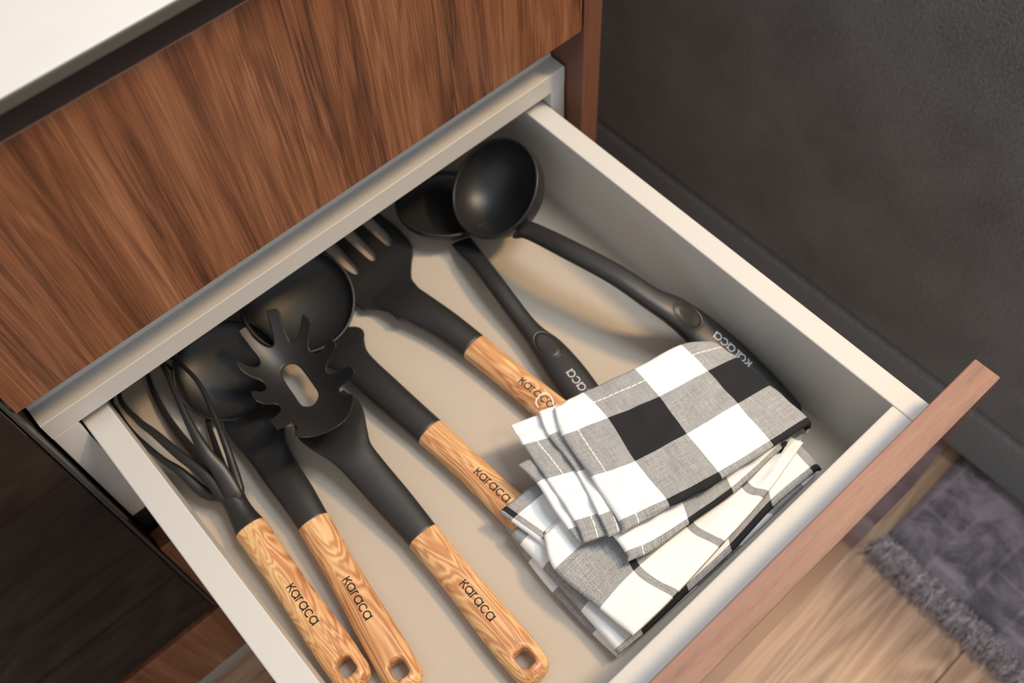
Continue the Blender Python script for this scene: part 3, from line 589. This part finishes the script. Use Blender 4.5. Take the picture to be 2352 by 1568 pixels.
# ================================================================ ALL-BLACK LADLES
def black_ladle(name, label, pts, c, tilt, az, R, wall, pad_i, text_s, sign, root_xy, depth=1.0, lat=0.0):
    P = np.array(pts)
    d = P[0, :2] - P[-1, :2]; r = tag(empty(name, (P[-1, 0], P[-1, 1], DZ), math.atan2(d[1], d[0])), label, 'ladle', GRP)
    hd = sweep('handle', pts, M['black'], r, 110, 40, 2.5, (True, True))
    n = (math.cos(az) * math.sin(tilt), math.sin(az) * math.sin(tilt), math.cos(tilt))
    bowl('bowl', c, n, R, wall, M['black'], r, depth)
    Q = catmull(pts, 400); s = np.concatenate([[0], np.cumsum(np.linalg.norm(np.diff(Q[:, :3], axis=0), axis=1))])
    Minv = r.matrix_basis.inverted()
    def surf(a, b):
        # a = arc length from the bowl end, b = sideways (+ = left of travel towards the grip end)
        q = np.array([np.interp(a, s, Q[:, k]) for k in range(5)]); q2 = np.array([np.interp(a + .002, s, Q[:, k]) for k in range(3)])
        t = q2 - q[:3]; t /= np.linalg.norm(t); sd_ = np.cross(t, (0, 0, 1)); sd_ /= np.linalg.norm(sd_); nn = np.cross(sd_, t)
        f = min(abs(b) / (q[3] / 2), .97); h = q[4] / 2 * (1 - f ** 2.5) ** (1 / 2.5)
        return q[:3] - sd_ * b * 1.0 + nn * (h), nn
    def surf_l(a, b):
        p, nn = surf(a, b); return tuple(Minv @ Vector(p + nn * .0002))
    # thumb pad: a slightly raised oval with a groove round it
    a0 = pad_i; V = []; F = []; K = 48
    for ri, (rad, up) in enumerate(((1.16, .0000), (1.12, .0003), (1.08, .0003), (1.05, .0000), (1.0, .0000), (.95, .0004), (.7, .0003), (.35, .0001), (.02, .0001))):
        for j in range(K):
            th = 2 * PI * j / K; p, nn = surf(a0 + .0125 * rad * math.cos(th), .0082 * rad * math.sin(th)); V.append(p + nn * up)
    for i in range(8):
        for j in range(K): F.append([i * K + j, i * K + (j + 1) % K, (i + 1) * K + (j + 1) % K, (i + 1) * K + j])
    F.append([8 * K + j for j in range(K)])
    n_ = len(V); pd = mesh('thumb_pad', V, F, M['black'], r)
    lettering('lettering', surf_l, text_s, -sign * .0032 + lat, .0064, (-1, 0), (0, sign), M['inkw'], hd, .15)
    return r
black_ladle('ladle', 'all-black ladle with thumb pad, its bowl half hidden behind the other black ladle',
    [(.3240, -.0070, -.0765, .0180, .0030), (.3215, -.0150, -.0725, .0175, .0050), (.3190, -.0250, -.0690, .0168, .0080), (.3165, -.0390, -.0660, .0155, .0100), (.3110, -.0705, -.0650, .0155, .0110), (.3062, -.1050, -.0690, .0155, .0115), (.3045, -.1220, -.0705, .0180, .0120), (.3038, -.1400, -.0715, .0245, .0130), (.3005, -.1650, -.0725, .0280, .0135), (.2965, -.1950, -.0740, .0260, .0130), (.2930, -.2300, -.0755, .0220, .0120)],
    (.3350, .0270, -.0640), .20, math.radians(25), .0430, .0024, .134, .199, 1, None, .43)
black_ladle('ladle', 'all-black ladle with open bowl at the right wall of the drawer, its handle arching up',
    [(.3480, -.0575, -.0330, .0190, .0045), (.3510, -.0680, -.0275, .0165, .0085), (.3572, -.1040, -.0215, .0170, .0110), (.3680, -.1460, -.0230, .0175, .0115), (.3755, -.1780, -.0290, .0190, .0125), (.3830, -.1960, -.0350, .0250, .0135), (.3905, -.2135, -.0470, .0290, .0140), (.3965, -.2430, -.0580, .0290, .0140), (.3990, -.2760, -.0660, .0260, .0130), (.3990, -.3040, -.0700, .0210, .0120)],
    (.3582, -.0150, -.0262), .632, math.radians(167), .0430, .0026, .156, .218, 1, None, .88, .0022)

# ================================================================ KITCHEN TOWELS
def sheet(name, net, us, vs, th, material, parent, nu=70, nv=70, wav=.0006, seed=0, edges=(1, 1, 1, 1), up=3, sag=0.0):
    N = np.array(net, float)                         # [v][u][3]
    us = np.array(us, float); vs = np.array(vs, float)
    def refine(A, n):                                # A: (m, k) -> (n, k)
        return catmull(A, n)
    A = np.array([refine(np.column_stack([row, us]), nu) for row in N])          # v, nu, 4 (xyz,u)
    B = np.array([refine(np.column_stack([A[:, i, :3], A[:, i, 3], vs]), nv) for i in range(nu)])  # nu,nv,5
    P = B[:, :, :3].copy(); U = B[:, :, 3]; Vv = B[:, :, 4]
    du = np.gradient(P, axis=0); dv = np.gradient(P, axis=1); n = np.cross(du, dv); n /= np.linalg.norm(n, axis=2)[..., None]
    n *= np.sign(n[nu // 3, nv // 2, 2]) if True else 1
    r2 = np.random.default_rng(seed); W = np.zeros(U.shape)
    for _ in range(7):
        k = r2.normal(size=2) * 2.2; W += np.sin(U * k[0] * 3 + Vv * k[1] * 3 + r2.uniform(0, 6)) / 7
    # distance to the open edges
    su = np.linalg.norm(np.diff(P, axis=0), axis=2); a = np.concatenate([np.zeros((1, nv)), np.cumsum(su, 0)]); sv = np.linalg.norm(np.diff(P, axis=1), axis=2); b = np.concatenate([np.zeros((nu, 1)), np.cumsum(sv, 1)], 1)
    big = np.full(U.shape, 1.)
    D = np.minimum.reduce([a if edges[0] else big, (a[-1:] - a) if edges[1] else big, b if edges[2] else big, (b[:, -1:] - b) if edges[3] else big])
    h = th / 2 * (.12 + .88 * rnd_edge(D, th * .8))
    Q = P + n * (W * wav * 2)[..., None]
    # frayed, slightly wavy outline
    top = Q + n * h[..., None]; bot = Q - n * h[..., None]
    V = np.concatenate([top.reshape(-1, 3), bot.reshape(-1, 3)]); m = nu * nv; F = []
    for i in range(nu - 1):
        for j in range(nv - 1):
            q = [i * nv + j, (i + 1) * nv + j, (i + 1) * nv + j + 1, i * nv + j + 1]; F.append(q); F.append([m + x for x in q][::-1])
    bd = [(i * nv, (i + 1) * nv) for i in range(nu - 1)] + [((i + 1) * nv + nv - 1, i * nv + nv - 1) for i in range(nu - 1)] + [(j + 1, j) for j in range(nv - 1)] + [((nu - 1) * nv + j, (nu - 1) * nv + j + 1) for j in range(nv - 1)]
    for x, y in bd: F.append([x, m + x, m + y, y])
    uv = np.stack([U.ravel(), Vv.ravel()], 1); uv = np.concatenate([uv, uv])
    return mesh(name, V, F, material, parent, True, uv)
def ext_cols(net, cols):
    """append columns after the last: each (outward metres along the row direction, dz)"""
    out = []
    for row in net:
        R = [list(p) for p in row]; a = np.array(R[-1]); d = a - np.array(R[-2]); d[2] = 0; d /= np.linalg.norm(d); 
        for o, dz in cols: p = a + d * o; p[2] = a[2] + dz; R.append(list(p))
        out.append(R)
    return out
TG = 'folded black and white kitchen towels'
t3 = tag(empty('kitchen_towel', (.29, -.29, DZ)), 'black and white buffalo check towel at the bottom of the towel stack', 'towel', TG)
sheet('folded_layer', NET_C2, (-.9, .3, 3.5), (-1.8, -1, 0, 1, 1.5), .0075, M['check2'], t3, 60, 60, .0007, 3)
sheet('folded_layer', NET_C1, (-1, 0, 1, 2, 3, 4, 4.2), (-1.5, 0, 1, 2, 2.12), .0085, M['check2'], t3, 80, 60, .0006, 4)
t2 = tag(empty('kitchen_towel', (.27, -.27, -.062)), 'white towel with thin grey stripes in the middle of the towel stack', 'towel', TG)
sheet('folded_layer', NET_B0, (.93, 2.0, 2.9), (.25, -.62, -.9), .0045, M['stripe_b0'] if 'stripe_b0' in M else M['stripe'], t2, 50, 50, .0005, 5)
sheet('folded_layer', [[tuple(np.array(p) + np.array((.002, .003, -.004))) for p in row] for row in NET_B1], (-.93, 0, 1, 2, 3), (1.45, 1, 0, -.62)[::1], .0045, M['stripe'], t2, 60, 60, .0006, 6)
sheet('folded_layer', NET_B1, (-.86, 0, 1, 2, 3), (1.45, 1, 0, -1.02), .0045, M['stripe'], t2, 90, 70, .0010, 7)
t1 = tag(empty('kitchen_towel', (.29, -.24, -.050)), 'black and white buffalo check towel on top of the towel stack', 'towel', TG)
# rows: v=-.9,0,1,2,2.3 ; the material is black where floor(x) is even
sheet('folded_layer', NET_L4, (-.95, -.15), (.3, 1, 1.5, 2, 2.3), .0040, M['check'], t1, 40, 70, .0006, 8)
sheet('folded_layer', NET_L3, (-.90, -.05), (-.9, 0, 1, 2, 2.3), .0032, M['check'], t1, 40, 70, .0010, 9)
sheet('folded_layer', NET_L2, (-.85, -.15), (-.9, 0, 1, 2, 2.3), .0030, M['check'], t1, 40, 70, .0009, 10)
sheet('folded_layer', ext_cols(NET_A2, [(.003, -.004), (.002, -.010)]), (-.95, -.45, 0, 1, 2, 2.2, 2.4), (1.0, 1.5, 2, 2.12), .0040, M['check'], t1, 90, 50, .0009, 11)
sheet('folded_layer', ext_cols(NET_A, [(.0045, -.006), (.0060, -.013), (.0040, -.020), (-.004, -.024)]), (-.95, 0, 1, 2, 2.55, 2.75, 2.95, 3.15, 3.4), (-.9, 0, 1, 2, 2.2), .0036, M['check'], t1, 120, 90, .0008, 12)
sweep('hanging_loop', [tuple(p) + (.0009, .0009) for p in ((.2516, -.1845, -.036), (.2530, -.1806, -.0345), (.2583, -.1790, -.034), (.2625, -.1803, -.034), (.2637, -.1855, -.035), (.2607, -.1915, -.036))], M['thread'], t1, 40, 8, 2)
